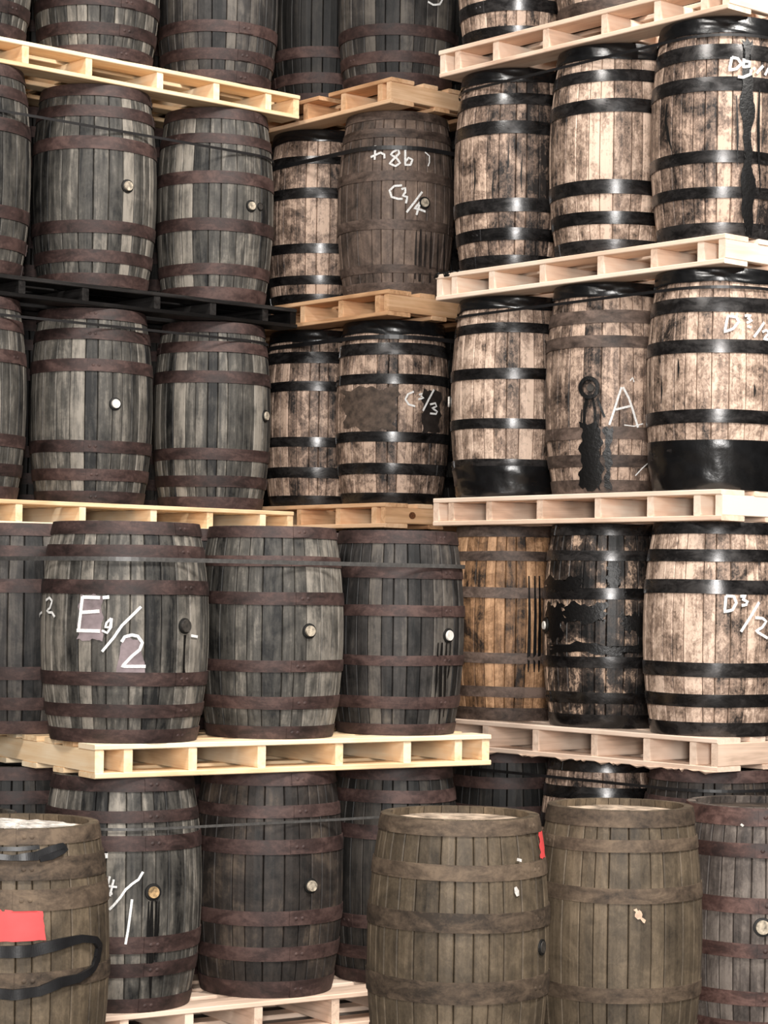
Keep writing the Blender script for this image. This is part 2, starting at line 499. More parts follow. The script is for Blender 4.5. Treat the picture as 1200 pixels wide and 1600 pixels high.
class Barrel:
    def __init__(self, label, x, y, z0, z1, r, wood='grey', hoops='rust', pattern='wide', seam=None, group=None, head='dark', boards=False):
        z1 -= 0.002
        self.x, self.y, self.z0, self.z1, self.r = x, y, z0, z1, r
        self.sx, self.sz = r / RC, (z1 - z0) / HC
        root = thing('oak_barrel', label, 'barrel', group, (x, y, z0))
        root.scale = (self.sx, self.sx, self.sz)
        self.root = root
        rr = random.Random(label)
        ws = WIDTHS[:]
        rr.shuffle(ws)
        ang = rr.uniform(0, 2 * math.pi)
        for w in ws:
            ang += math.radians(w) / 2
            link('stave', stave_mesh(w, wood), root, rz=ang)
            ang += math.radians(w) / 2
        face = math.atan2(-y, -x)                          # the side that faces the viewer
        for k, (a, b) in enumerate(PATTERN[pattern]):
            if seam is None:
                sr = face + rr.uniform(0.7, 2 * math.pi - 0.7) - 0.12
            else:
                sr = face + math.asin(seam) + rr.uniform(-0.04, 0.04) - 0.12
            link('hoop', hoop_mesh(a, b, hoops), root, rz=sr)
        mt = M_HEADPALE if head == 'pale' else M_HEADDARK
        if boards:
            headboards(root, HC - 0.042, mt, rr.uniform(0, 3))
        else:
            link('head', disc_mesh(HC - 0.045, mt, ('d', 1, head)), root)
        link('head', disc_mesh(0.03, M_HEADDARK, ('d', 0, 'dark')), root)

    def rad(self, z):                                      # world radius at world height
        zz = min(max((z - self.z0) / self.sz, 0), HC)
        return prof(zz) * self.sx

    def hit(self, px, py):
        """first point of the barrel's skin on the ray through a pixel, with its outward normal"""
        d = ray(px, py)
        t0, t1 = self.y - self.r - 0.08, self.y
        prev = None
        best = (1e9, t0)
        n = 160
        for i in range(n + 1):
            t = t0 + (t1 - t0) * i / n
            p = Vector((0, 0, CAM_Z)) + d * t
            e = math.hypot(p.x - self.x, p.y - self.y) - self.rad(p.z)
            if e < best[0]:
                best = (e, t)
            if e <= 0:
                break
        t = best[1]
        if best[0] <= 0:
            lo, hi = t - (t1 - t0) / n, t
            for _ in range(25):
                m = (lo + hi) / 2
                p = Vector((0, 0, CAM_Z)) + d * m
                if math.hypot(p.x - self.x, p.y - self.y) <= self.rad(p.z):
                    hi = m
                else:
                    lo = m
            t = hi
        p = Vector((0, 0, CAM_Z)) + d * t
        q = Vector((p.x - self.x, p.y - self.y, 0)).normalized()
        z = min(max(p.z, self.z0 + 0.002), self.z1 - 0.002)
        slope = (self.rad(z + 0.01) - self.rad(z - 0.01)) / 0.02
        nrm = Vector((q.x, q.y, -slope)).normalized()
        s = Vector((self.x, self.y, z)) + q * self.rad(z)
        return s, nrm

    def loc(self, p):
        return ((p.x - self.x) / self.sx, (p.y - self.y) / self.sx, (p.z - self.z0) / self.sz)

    def stroke(self, name, pts, width, mat, off=0.004, thick=0.0012, widths=None, step=3.0, label=None, twist=0.0):
        """a flat mark that follows the skin, drawn through the given photograph pixels"""
        dense, wd = [], []
        for i in range(len(pts) - 1):
            (x0, y0), (x1, y1) = pts[i], pts[i + 1]
            n = max(1, int(math.hypot(x1 - x0, y1 - y0) / step))
            for k in range(n):
                dense.append((x0 + (x1 - x0) * k / n, y0 + (y1 - y0) * k / n))
                wd.append((widths[i] + (widths[i + 1] - widths[i]) * k / n) if widths else width)
        dense.append(pts[-1])
        wd.append(widths[-1] if widths else width)
        P = [self.hit(*q) for q in dense]
        v, f = [], []
        for i, (p, nr) in enumerate(P):
            a = P[max(i - 1, 0)][0]
            b = P[min(i + 1, len(P) - 1)][0]
            t = (b - a)
            t = t.normalized() if t.length > 1e-6 else Vector((0, 0, 1))
            s = nr.cross(t)
            s = s.normalized() if s.length > 1e-6 else Vector((1, 0, 0))
            h = wd[i] / 2
            lift = off + (twist * math.sin(i * 0.35) if twist else 0)
            for e, u in ((-h, 0), (-h, thick), (h, thick), (h, 0)):
                v.append(self.loc(p + s * e + nr * (lift + u)))
        for i in range(len(P) - 1):
            for k in range(4):
                f.append((i * 4 + k, i * 4 + (k + 1) % 4, (i + 1) * 4 + (k + 1) % 4, (i + 1) * 4 + k))
        e = (len(P) - 1) * 4
        f += [(3, 2, 1, 0), (e, e + 1, e + 2, e + 3)]
        o = link(name, mesh(name, v, f, mat), self.root)
        if label:
            o['label'] = label
        return o

    def chalk(self, strokes, width=0.009, mat=None, off=0.0045):
        """one chalk inscription: every stroke of it in one flat mark"""
        V, F = [], []
        for pts in strokes:
            o = self.stroke('chalk_mark', pts, width * 1.15, mat or M_CHALK, off)
            me = o.data
            b = len(V)
            V += [tuple(q.co) for q in me.vertices]
            F += [tuple(i + b for i in p.vertices) for p in me.polygons]
            bpy.data.objects.remove(o)
        o = link('chalk_mark', mesh('chalk_mark', V, F, mat or M_CHALK), self.root)
        return o

    def patch(self, name, quad, mat, off=0.004, label=None, nu=10, nv=8, jag=0.0):
        """flat patch on the skin spanned by four pixels (clockwise from top left)"""
        r = random.Random(name + str(quad))
        ph = r.uniform(0, 6.28)
        v, f = [], []
        for j in range(nv + 1):
            for i in range(nu + 1):
                u, w = i / nu, j / nv
                x = (quad[0][0] * (1 - u) + quad[1][0] * u) * (1 - w) + (quad[3][0] * (1 - u) + quad[2][0] * u) * w
                y = (quad[0][1] * (1 - u) + quad[1][1] * u) * (1 - w) + (quad[3][1] * (1 - u) + quad[2][1] * u) * w
                if jag and i in (0, nu):
                    q = j * 26.0 / nv + i
                    x += jag * (.8 * math.sin(q * .55 + ph) + .5 * math.sin(q * 1.3 + 2 * ph)) + r.uniform(-.2, .2) * jag
                if jag and j in (0, nv):
                    q = i * 14.0 / nu + j
                    y += jag * (.8 * math.sin(q * .7 + 3 * ph) + .5 * math.sin(q * 1.7 + ph)) + r.uniform(-.2, .2) * jag
                p, n = self.hit(x, y)
                v.append(self.loc(p + n * off))
        for j in range(nv):
            for i in range(nu):
                a = j * (nu + 1) + i
                f.append((a, a + nu + 1, a + nu + 2, a + 1))
        o = link(name, mesh(name, v, f, mat, True), self.root)
        if label:
            o['label'] = label
        return o

    def bung(self, px, py, rad=0.026, mat=None, out=0.016, ring=0.010):
        rad, out, ring = rad * 0.82, out * 0.85, ring * 0.8
        p, n = self.hit(px, py)
        t = n.cross(Vector((0, 0, 1))).normalized()
        u = t.cross(n).normalized()
        v, f = [], []
        k = 20
        rings = [(rad, -0.004), (rad, out * 0.75), (rad * 0.94, out), (rad * 0.4, out * 0.97)]
        for (q, h) in rings:
            for i in range(k):
                a = 2 * math.pi * i / k
                v.append(self.loc(p + t * (q * math.cos(a)) + u * (q * math.sin(a)) + n * h))
        for j in range(len(rings) - 1):
            for i in range(k):
                f.append((j * k + i, j * k + (i + 1) % k, (j + 1) * k + (i + 1) % k, (j + 1) * k + i))
        f.append(tuple(range((len(rings) - 1) * k, len(rings) * k)))
        b = link('bung', mesh('bung', v, f, mat or M_BUNGPALE), self.root)
        if ring:
            v, f = [], []
            for (q, h) in ((rad * 1.02, 0.001), (rad * 1.02, 0.0065), (rad + ring, 0.0055), (rad + ring * 1.15, 0.0)):
                for i in range(k):
                    a = 2 * math.pi * i / k
                    v.append(self.loc(p + t * (q * math.cos(a)) + u * (q * math.sin(a)) + n * h))
            for j in range(3):
                for i in range(k):
                    f.append((j * k + i, j * k + (i + 1) % k, (j + 1) * k + (i + 1) % k, (j + 1) * k + i))
            link('bung_ring', mesh('bung_ring', v, f, M_HOLE), self.root)
        return b

    def wrap(self, a, b, seed=1, wave=0.0, span=None, slant=0.0, bulge=0.011):
        """wrinkled black stretch film round the barrel between two height fractions"""
        r = random.Random(seed)
        ph = [r.uniform(0, 6.28) for _ in range(6)]
        wr = 1.0 if b - a > .1 else 0.5
        n, m = 96, 10
        v, f = [], []
        face = math.atan2(-self.y, -self.x)
        for i in range(n + 1):
            t = 2 * math.pi * i / n
            if span:
                t = face + span[0] + (span[1] - span[0]) * i / n
            for j in range(m + 1):
                w = j / m
                lo = a + wave * (math.sin(3 * t + ph[0]) + 0.6 * math.sin(7 * t + ph[1])) + (slant * i / n)
                z = (lo + (b - lo) * w) * HC
                z = min(max(z, 0.001), HC - 0.001)
                e = bulge - 0.0025 + wr * (0.0020 * math.sin(w * 9 + ph[2] + 2.6 * math.sin(3 * t + ph[3])) + 0.0015 * math.sin(w * 13 + 9 * t + ph[4]) + 0.001 * math.sin(23 * t + 5 * w + ph[5]))
                if j in (0, m):
                    e = 0.007
                q = prof(z) + e
                v.append((q * math.cos(t), q * math.sin(t), z))
        for i in range(n):
            for j in range(m):
                s = i * (m + 1) + j
                f.append((s, s + m + 1, s + m + 2, s + 1))
        return link('plastic_wrap', mesh('plastic_wrap', v, f, M_WRAP, True), self.root)


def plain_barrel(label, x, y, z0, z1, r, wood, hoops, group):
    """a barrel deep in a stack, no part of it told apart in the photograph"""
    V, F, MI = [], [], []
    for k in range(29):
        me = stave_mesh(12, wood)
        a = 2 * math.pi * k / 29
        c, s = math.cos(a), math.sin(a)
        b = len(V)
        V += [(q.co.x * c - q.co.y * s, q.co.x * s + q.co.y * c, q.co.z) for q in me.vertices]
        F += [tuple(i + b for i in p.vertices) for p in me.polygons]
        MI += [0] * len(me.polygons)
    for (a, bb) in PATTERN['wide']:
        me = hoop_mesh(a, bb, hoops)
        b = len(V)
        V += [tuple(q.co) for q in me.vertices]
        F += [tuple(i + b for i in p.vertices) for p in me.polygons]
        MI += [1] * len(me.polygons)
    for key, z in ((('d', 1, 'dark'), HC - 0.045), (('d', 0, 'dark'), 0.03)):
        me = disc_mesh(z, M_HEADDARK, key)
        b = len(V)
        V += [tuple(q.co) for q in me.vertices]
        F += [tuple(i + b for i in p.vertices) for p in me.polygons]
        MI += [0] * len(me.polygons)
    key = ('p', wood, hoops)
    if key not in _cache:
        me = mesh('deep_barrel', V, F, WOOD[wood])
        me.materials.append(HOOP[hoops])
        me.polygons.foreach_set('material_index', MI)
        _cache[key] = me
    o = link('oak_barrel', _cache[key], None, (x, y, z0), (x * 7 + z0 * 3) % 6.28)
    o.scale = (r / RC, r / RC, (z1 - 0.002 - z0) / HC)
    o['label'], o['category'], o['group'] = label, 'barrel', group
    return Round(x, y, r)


class Round:
    def __init__(self, x, y, r):
        self.x, self.y, self.r = x, y, r

    def rad(self, z):
        return self.r


def strap(label, barrels, frac, group, name='banding_strap', half=0.006, mat=None, gap=0.010):
    """flat plastic band pulled tight round a pallet load"""
    z = barrels[0].z0 + (barrels[0].z1 - barrels[0].z0) * frac
    pts = []
    for b in barrels:
        q = b.rad(z) + gap
        pts += [(b.x + q * math.cos(2 * math.pi * i / 72), b.y + q * math.sin(2 * math.pi * i / 72)) for i in range(72)]
    pts = sorted(set(pts))

    def half_hull(p):
        h = []
        for q in p:
            while len(h) >= 2 and (h[-1][0] - h[-2][0]) * (q[1] - h[-2][1]) - (h[-1][1] - h[-2][1]) * (q[0] - h[-2][0]) <= 0:
                h.pop()
            h.append(q)
        return h
    hull = half_hull(pts)[:-1] + half_hull(pts[::-1])[:-1]
    n = len(hull)
    cx, cy = sum(p[0] for p in hull) / n, sum(p[1] for p in hull) / n
    v, f = [], []
    for (x, y) in hull:
        d = Vector((x - cx, y - cy, 0)).normalized() * 0.0015
        v += [(x - cx, y - cy, -half), (x - cx + d.x, y - cy + d.y, -half), (x - cx + d.x, y - cy + d.y, half), (x - cx, y - cy, half)]
    for i in range(n):
        j = (i + 1) % n
        for k in range(4):
            f.append((i * 4 + k, i * 4 + (k + 1) % 4, j * 4 + (k + 1) % 4, j * 4 + k))
    o = link(name, mesh(name, v, f, mat or M_STRAP), None, (cx, cy, z))
    o['label'], o['category'], o['group'] = label, 'strap', group
    return o


# ------------------------------------------------------------------ frames of the four stacks
class Frame:
    def __init__(self, origin, ang, L):
        self.o, self.a, self.L = origin, ang, L
        self.ex = (math.cos(ang), math.sin(ang))
        self.ey = (-math.sin(ang), math.cos(ang))

    def at(self, x, y):
        return (self.o[0] + x * self.ex[0] + y * self.ey[0], self.o[1] + x * self.ex[1] + y * self.ey[1])


def frame_from_right(corner, direction, L):
    ang = math.atan2(direction[1], direction[0])
    return Frame((corner[0] - L * math.cos(ang), corner[1] - L * math.sin(ang)), ang, L)


RT = frame_from_right((1.34, 8.92), (.659, -.753), 1.71)          # right stack
RT_S = [1.71 - t for t in (0.018, .136, .388, .684, 1.03, 1.345, 1.59, 1.69)]
MD = frame_from_right((0.0, 10.7), (.64, -.77), 1.68)             # middle stack
MD_S = [1.68 - t for t in (0.018, .09, .373, .68, 1.03, 1.33, 1.55, 1.66)]
LU = frame_from_right((-.45, 11.14), (.76, .65), 2.08)            # tall stack on the left
LU_S = [2.08 - t for t in (0.018, .195, .513, .841, 1.241, 1.58, 1.85, 2.06)]
LF = Frame((-1.057, 8.25), math.atan2(.537, .843), 1.787)         # low stack in front on the left
LF_S = [0.018, .14, .41, .71, 1.06, 1.38, 1.63, 1.77]

GP = {'R': 'pallets of the right stack', 'M': 'pallets of the middle stack', 'L': 'pallets of the tall left stack', 'F': 'pallets of the low front stack'}
GB = {'R': 'barrels of the right stack', 'M': 'barrels of the middle stack', 'L': 'barrels of the tall left stack', 'F': 'barrels of the low front stack',
      'S': 'barrels standing on the floor', 'H': 'barrels deep inside the stacks'}
GS = 'banding straps round the pallet loads'
B = {}


def put(key, label, fr, x, y, z0, z1, r, wood, hoops, pattern, group, **kw):
    p = fr.at(x, y)
    B[key] = Barrel(label, p[0], p[1], z0, z1, r, wood, hoops, pattern, group=GB[group], **kw)
    return B[key]


PAL = {}
# ---- right stack
RX = {'D': (1.71 - .255, .262), 'm': (1.71 - .86, .27), 'l': (1.71 - 1.48, .275)}
RZ = [(0.0, .13), (1.025, 1.16), (2.03, 2.155), (3.055, 3.175), (4.07, 4.195)]
for k, lab in enumerate(('pale pallet on the floor under the right stack', 'pale pallet with rough splintered lower edge above the floor barrels',
                         'pale pine pallet at head height on the right, level with the eye', 'pale pine pallet in the right stack with black tar on its left end',
                         'topmost pale pine pallet of the right stack, cut by the top edge')):
    PAL['R%d' % k] = pallet(lab, RT.o, RT.a, RT.L, RZ[k][0], RZ[k][1], RT_S, 'grubby_pine' if k == 1 else 'pale_pine', GP['R'])
put('R5D', 'dim barrel under the right stack corner, behind the rusty floor barrel', RT, *RX['D'], .13, 1.025, .29, 'umber', 'rust', 'right', 'R')
put('R5m', 'dim tan barrel in the gap under the splintered pallet', RT, *RX['m'], .13, 1.025, .285, 'tanstain', 'black', 'right', 'R')
put('R5l', 'dim barrel at the left end of the lowest right-stack row', RT, *RX['l'], .13, 1.025, .28, 'dark', 'rust', 'right', 'R')  # shade of the gap is put into its wood colour
put('R4D', 'pale tan barrel chalked D3/2 standing on the splintered pallet', RT, *RX['D'], 1.16, 2.03, .293, 'tan', 'black', 'right', 'R')
put('R4m', 'barrel stained black across its middle, on the splintered pallet', RT, *RX['m'], 1.16, 2.03, .285, 'tarred', 'black', 'r4', 'R')
put('R4l', 'honey brown barrel with dark vertical drips, on the splintered pallet', RT, *RX['l'], 1.16, 2.03, .28, 'honey', 'wornbrown', 'r4', 'R')
put('R3D', 'pale barrel chalked D3/2 with black film round its foot', RT, *RX['D'], 2.155, 3.055, .293, 'tan', 'black', 'r3d', 'R')
put('R3m', 'tan barrel with a black ring bung leaking tar and a chalked A', RT, *RX['m'], 2.155, 3.055, .287, 'tanstain', 'wornbrown', 'r3m', 'R')
put('R3l', 'tan barrel with an oval pale bung and black film foot', RT, *RX['l'], 2.155, 3.055, .28, 'tan', 'black', 'r3l', 'R')
put('R2D', 'tan barrel chalked D3 1/4 with tar running down its right side', RT, *RX['D'], 3.175, 4.07, .29, 'tanstain', 'black', 'r2d', 'R')
put('R2m', 'tan barrel with shining black hoops, middle of its pallet', RT, *RX['m'], 3.175, 4.07, .285, 'tan', 'black', 'right', 'R')
put('R2l', 'tan barrel with long dark cracks, beside the chalked 4 8 b barrel', RT, *RX['l'], 3.175, 4.07, .28, 'tanstain', 'black', 'right', 'R')
put('R1l', 'tan barrel at the left end of the topmost right pallet', RT, *RX['l'], 4.195, 5.09, .28, 'tan', 'black', 'right', 'R')
put('R1m', 'tan barrel second from the left on the topmost right pallet', RT, *RX['m'], 4.195, 5.09, .285, 'tanstain', 'wornbrown', 'right', 'R')

# ---- middle stack
MX = {'b': (1.68 - .30, .29), 'a': (1.68 - .90, .285)}
MZ = [(0.0, .13), (1.02, 1.15), (2.035, 2.155), (3.05, 3.175), (4.065, 4.19)]
for k, lab in enumerate(('hidden pallet on the floor under the middle stack', 'hidden pallet under the second row of the middle stack',
                         'orange pine pallet with a round knot in its side board', 'orange pine pallet carrying the chalked 4 8 b barrel',
                         'orange pine pallet with a broken front board in the middle stack')):
    PAL['M%d' % k] = pallet(lab, MD.o, MD.a, MD.L, MZ[k][0], MZ[k][1], MD_S, 'orange_pine', GP['M'], broken=[(0.0, 1.12), (1.19, 1.68)] if k == 4 else None)
put('M3b', 'tan barrel chalked C3/3 with a dark patch left of the writing', MD, *MX['b'], 2.155, 3.05, .282, 'tanstain', 'black', 'm3', 'M')
put('M3a', 'tan barrel with dark hoops left of the chalked C3/3 barrel', MD, *MX['a'], 2.155, 3.05, .28, 'tanstain', 'black', 'm3', 'M')
put('M2b', 'dusty brown barrel chalked 4 8 b and C3/4', MD, *MX['b'], 3.175, 4.065, .288, 'brown', 'wornbrown', 'm2b', 'M')
put('M2a', 'tan barrel with black film on its rim, left of the chalked 4 8 b barrel', MD, *MX['a'], 3.175, 4.065, .28, 'tanstain', 'black', 'm2a', 'M')
put('M1b', 'dark grey barrel with a chalk curl on the broken-board pallet', MD, *MX['b'], 4.19, 5.08, .30, 'soot', 'rust', 'wide', 'M')
put('M1a', 'sooty barrel at the back of the broken-board pallet', MD, *MX['a'], 4.19, 5.08, .28, 'dark', 'rust', 'wide', 'M')  # shade at the back is put into its wood colour, not soot

# ---- tall left stack
LX = {'b2': (2.08 - .33, .255), 'b1': (2.08 - 1.04, .255), 'b0': (2.08 - 1.735, .255)}
LZ = [(0.0, .13), (1.0, 1.12), (2.0, 2.12), (3.03, 3.13), (4.07, 4.19)]
for k, lab in enumerate(('hidden pallet on the floor under the tall left stack', 'hidden pallet under the second row of the tall left stack',
                         'yellow pine pallet just above the chalked E 4/2 barrel', 'blackened pallet in the tall left stack',
                         'topmost yellow pine pallet of the tall left stack')):
    pallet(lab, LU.o, LU.a, LU.L, LZ[k][0], LZ[k][1], LU_S, 'black_pine' if k == 3 else 'yellow_pine', GP['L'])
put('L3b2', 'grey barrel with bright streaked middle under the black pallet', LU, *LX['b2'], 2.12, 3.03, .291, 'grey', 'rust', 'wide', 'L', seam=None)
put('L3b1', 'dark grey barrel with a white bung under the black pallet', LU, *LX['b1'], 2.12, 3.03, .292, 'grey', 'rust', 'wide', 'L', seam=.05)
put('L3b0', 'pale streaked grey barrel cut by the picture edge under the black pallet', LU, *LX['b0'], 2.12, 3.03, .29, 'grey', 'rust', 'wide', 'L')
put('L2b2', 'grey barrel with a pale bung and a dark plug, on the black pallet', LU, *LX['b2'], 3.13, 4.07, .290, 'grey', 'rust', 'close', 'L')
put('L2b1', 'grey barrel with a single pale bung on the black pallet', LU, *LX['b1'], 3.13, 4.07, .296, 'grey', 'rust', 'wide', 'L')
put('L2b0', 'grey barrel cut by the picture edge on the black pallet', LU, *LX['b0'], 3.13, 4.07, .295, 'grey', 'rust', 'wide', 'L')
put('L1b2', 'dark barrel at the right end of the topmost yellow pallet', LU, *LX['b2'], 4.19, 5.10, .300, 'soot', 'rust', 'wide', 'L', seam=.45)
put('L1b1', 'streaked grey barrel in the middle of the topmost yellow pallet', LU, *LX['b1'], 4.19, 5.10, .300, 'grey', 'rust', 'wide', 'L', seam=.5)
put('L1b0', 'grey barrel cut by the picture edge on the topmost yellow pallet', LU, *LX['b0'], 4.19, 5.10, .295, 'grey', 'rust', 'wide', 'L')

# ---- low front stack
FX = {'a': (.25, .275), 'b': (.895, .275), 'c': (1.492, .275), 'back': (.075, .89)}
for k, lab in enumerate(('grubby pallet on the floor under the two bunged barrels', 'yellow pine pallet carrying the chalked E 4/2 barrel')):
    pallet(lab, LF.o, LF.a, LF.L, (0.0, 1.02)[k], (.14, 1.147)[k], LF_S, ('grubby_pine', 'yellow_pine')[k], GP['F'])
put('F2a', 'grey barrel chalked E 4/2 in white and pink', LF, *FX['a'], 1.147, 1.978, .322, 'grey', 'rust', 'wide', 'F', seam=.72)
put('F2b', 'grey barrel with a pale bung, right of the chalked E 4/2 barrel', LF, *FX['b'], 1.147, 1.978, .291, 'grey', 'rust', 'f2b', 'F', seam=.42)
put('F2c', 'slate grey barrel with a white bung at the right end of its pallet', LF, *FX['c'], 1.147, 1.978, .280, 'soot', 'rust', 'f2c', 'F', seam=.75)
put('F2d', 'dark barrel behind the chalked E 4/2 barrel, cut by the picture edge', LF, *FX['back'], 1.147, 1.978, .30, 'soot', 'rust', 'wide', 'F')
put('F1a', 'grey barrel with a glossy bung and a chalked 4/1', LF, *FX['a'], .14, 1.02, .308, 'grey', 'rust', 'f1a', 'F', seam=.4)
put('F1b', 'dark umber barrel with a pale bung under the yellow pallet', LF, *FX['b'], .14, 1.02, .302, 'umber', 'rust', 'f1b', 'F', seam=.45)
put('F1c', 'dim barrel between the umber barrel and the small-red-patch floor barrel', LF, *FX['c'], .14, 1.02, .272, 'dark', 'rust', 'wide', 'F')
put('F1d', 'dim barrel in the dark behind the film-topped floor barrel', LF, *FX['back'], .14, 1.02, .30, 'dark', 'rust', 'wide', 'F')

# ---- barrels on the floor in front
def stand(key, label, x, y, H, r, wood, hoops, pattern, **kw):
    B[key] = Barrel(label, x, y, 0.0, H, r, wood, hoops, pattern, group=GB['S'], **kw)


stand('S1', 'olive brown floor barrel with a small red patch at its right edge', .279, 7.92, .95, .322, 'olive', 'dust', 'floor_a', seam=.86, boards=True, head='pale')
stand('S2', 'olive brown floor barrel with a chipped pale spot, between two others', .872, 8.17, .965, .304, 'olive', 'dust', 'floor_b', boards=True, head='pale')
stand('S3', 'floor barrel with red rusted hoops at the right picture edge', 1.428, 8.465, .955, .312, 'slate', 'red', 'floor_c', seam=.12, boards=True, head='dark')
stand('S0', 'olive floor barrel with a red paint patch and black rubber loop', -1.232, 7.62, .93, .313, 'olive', 'dust', 'floor_d', seam=.1, boards=True, head='pale')
stand('S9', 'grey floor barrel behind the red-patched one, only its rim in view', -1.62, 8.34, .885, .30, 'grey', 'rust', 'wide', boards=True, head='pale')

# ---- barrels deep inside the stacks (second rows, and rows that carry what is seen)
DEEP = {}
RD, MDP = .89, .885
HID = {'R': 'barrel deep inside the right stack, hidden behind its front row', 'M': 'barrel deep inside the middle stack, hidden behind the stacks in front',
       'L': 'barrel deep inside the tall left stack, hidden behind its front row', 'F': 'barrel deep inside the low front stack, behind the chalked E 4/2 row'}


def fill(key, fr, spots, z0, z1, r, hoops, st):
    DEEP[key] = [plain_barrel(HID[st], *fr.at(*q), z0, z1, r, 'dark', hoops, GB['H'] + ', ' + fr.name) for q in spots]  # wood darkened so the gaps between barrels read as shadow


RT.name, MD.name, LU.name, LF.name = 'right stack', 'middle stack', 'tall left stack', 'low front stack'
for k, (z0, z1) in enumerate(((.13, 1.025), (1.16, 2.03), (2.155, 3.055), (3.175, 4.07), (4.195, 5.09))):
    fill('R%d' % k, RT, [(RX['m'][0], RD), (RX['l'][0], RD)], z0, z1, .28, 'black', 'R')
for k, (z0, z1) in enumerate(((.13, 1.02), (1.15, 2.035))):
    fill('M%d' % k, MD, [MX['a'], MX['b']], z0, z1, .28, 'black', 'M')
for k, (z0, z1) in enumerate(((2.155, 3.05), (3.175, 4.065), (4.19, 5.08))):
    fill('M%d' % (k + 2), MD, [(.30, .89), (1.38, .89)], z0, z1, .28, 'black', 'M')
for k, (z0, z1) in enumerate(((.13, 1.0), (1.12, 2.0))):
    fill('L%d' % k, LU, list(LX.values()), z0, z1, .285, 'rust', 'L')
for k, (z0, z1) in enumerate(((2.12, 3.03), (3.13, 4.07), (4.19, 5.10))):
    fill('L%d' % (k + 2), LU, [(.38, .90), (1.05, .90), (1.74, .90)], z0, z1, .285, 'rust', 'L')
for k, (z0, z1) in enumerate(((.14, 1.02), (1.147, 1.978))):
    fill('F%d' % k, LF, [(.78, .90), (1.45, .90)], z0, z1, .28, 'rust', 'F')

# ---- straps
strap('dark strap round the barrels on the black pallet', [B['L2b0'], B['L2b1'], B['L2b2']] + DEEP['L3'], .765, GS)
strap('dark strap round the barrels under the black pallet', [B['L3b0'], B['L3b1'], B['L3b2']] + DEEP['L2'], .905, GS)
strap('grey strap round the chalked E 4/2 barrel and its neighbours', [B['F2d'], B['F2a'], B['F2b'], B['F2c']] + DEEP['F1'], .828, GS, half=.008, mat=M_STRAPGREY, gap=.0165)
strap('thin strap round the lowest barrels of the front stack', [B['F1d'], B['F1a'], B['F1b'], B['F1c']] + DEEP['F0'], .785, GS, half=.005, mat=M_STRAPGREY)
strap('black strap under the topmost right pallet', [B['R2D'], B['R2m'], B['R2l']] + DEEP['R3'], .91, GS)
strap('black strap round the barrels with film feet', [B['R3D'], B['R3m'], B['R3l']] + DEEP['R2'], .91, GS)
strap('thin strap in the dark gap under the splintered pallet', [B['R5D'], B['R5m'], B['R5l']] + DEEP['R0'], .91, GS)
strap('black strap round the chalked 4 8 b barrel and its neighbour', [B['M2b'], B['M2a']] + DEEP['M3'], .79, GS, half=.01)
strap('black strap round the chalked C3/3 barrel and its neighbour', [B['M3b'], B['M3a']] + DEEP['M2'], .905, GS, half=.01)

# ------------------------------------------------------------------ chalk writing
b = B['F2a']
b.patch('chalk_smudge', [(126, 930), (160, 930), (160, 1000), (121, 1000)], M_PINKCHALK, .0036, 'pink chalk smudge behind the E', jag=2)
b.patch('chalk_smudge', [(192, 995), (218, 1000), (229, 1058), (180, 1058)], M_PINKCHALK, .0036, 'pink chalk smudge behind the 2', jag=2)
b.chalk([[(130, 932), (124, 985)], [(130, 933), (157, 934)], [(128, 957), (156, 955)], [(121, 985), (157, 986)], [(161, 934), (171, 933)]], .011)
b.chalk([[(174, 966), (167, 973), (165, 980), (172, 980), (174, 970)], [(175, 966), (174, 980), (168, 989), (160, 985)]], .007)
b.chalk([[(220, 948), (205, 963), (190, 978), (178, 996), (160, 1018)]], .009)
b.chalk([[(190, 1003), (195, 995), (206, 992), (215, 994), (222, 1004), (218, 1015), (206, 1025), (191, 1041), (227, 1041)], ], .010)
b.chalk([[(74, 938), (79, 934), (83, 939), (80, 950), (75, 954), (78, 957), (83, 957), (87, 964)], [(61, 963), (67, 957)]], .008)
b.chalk([[(297, 993), (307, 995)]], .009)
b.bung(288, 978, .030, M_BUNGDARK, .018, .006)
b.stroke('drip_stain', [(288, 992), (287, 1015), (286, 1045), (287, 1060)], .01, M_TAR, .0035, .0008, [.012, .008, .010, .02])
B['F2b'].bung(483, 986, .026, M_BUNGPALE, .020)
B['F2c'].bung(700, 993, .026, M_BUNGWHITE, .016)
for x, w, y1 in ((682, .010, 1090), (688, .016, 1135), (695, .012, 1120), (701, .008, 1060)):
    B['F2c'].stroke('drip_stain', [(x + 2, 1004), (x, 1040), (x - 1, (1040 + y1) / 2), (x - 3, y1)], w, M_TAR, .0035, .0008, [w * .5, w, w * 1.1, w * .3])
b = B['F1a']
b.bung(239, 1394, .027, M_BUNGBRASS, .016, .012)
for x, w, y1 in ((231, .010, 1520), (236, .016, 1560), (243, .010, 1500), (247, .006, 1470)):
    b.stroke('drip_stain', [(x + 1, 1408), (x, 1440), (x - 1, (1440 + y1) / 2), (x - 2, y1)], w, M_TAR, .0035, .0008, [w * .5, w, w * 1.1, w * .3])
b.chalk([[(172, 1369), (168, 1384), (183, 1386)], [(178, 1374), (172, 1400)], [(168, 1397), (176, 1396)]], .007)
b.chalk([[(223, 1362), (216, 1374), (206, 1381), (196, 1390), (188, 1402), (178, 1414), (171, 1421)]], .008)
b.chalk([[(206, 1405), (203, 1430), (200, 1452), (196, 1475)]], .008)
b.chalk([[(160, 1337), (169, 1337)]], .016)
B['F1b'].bung(485, 1384, .026, M_BUNGPALE, .022)
B['L2b1'].bung(199, 291, .028, M_BUNGPALE, .020)
B['L2b2'].bung(392, 322, .025, M_BUNGPALE, .018)
B['L2b2'].bung(406, 323, .020, M_BUNGDARK, .008, .004)
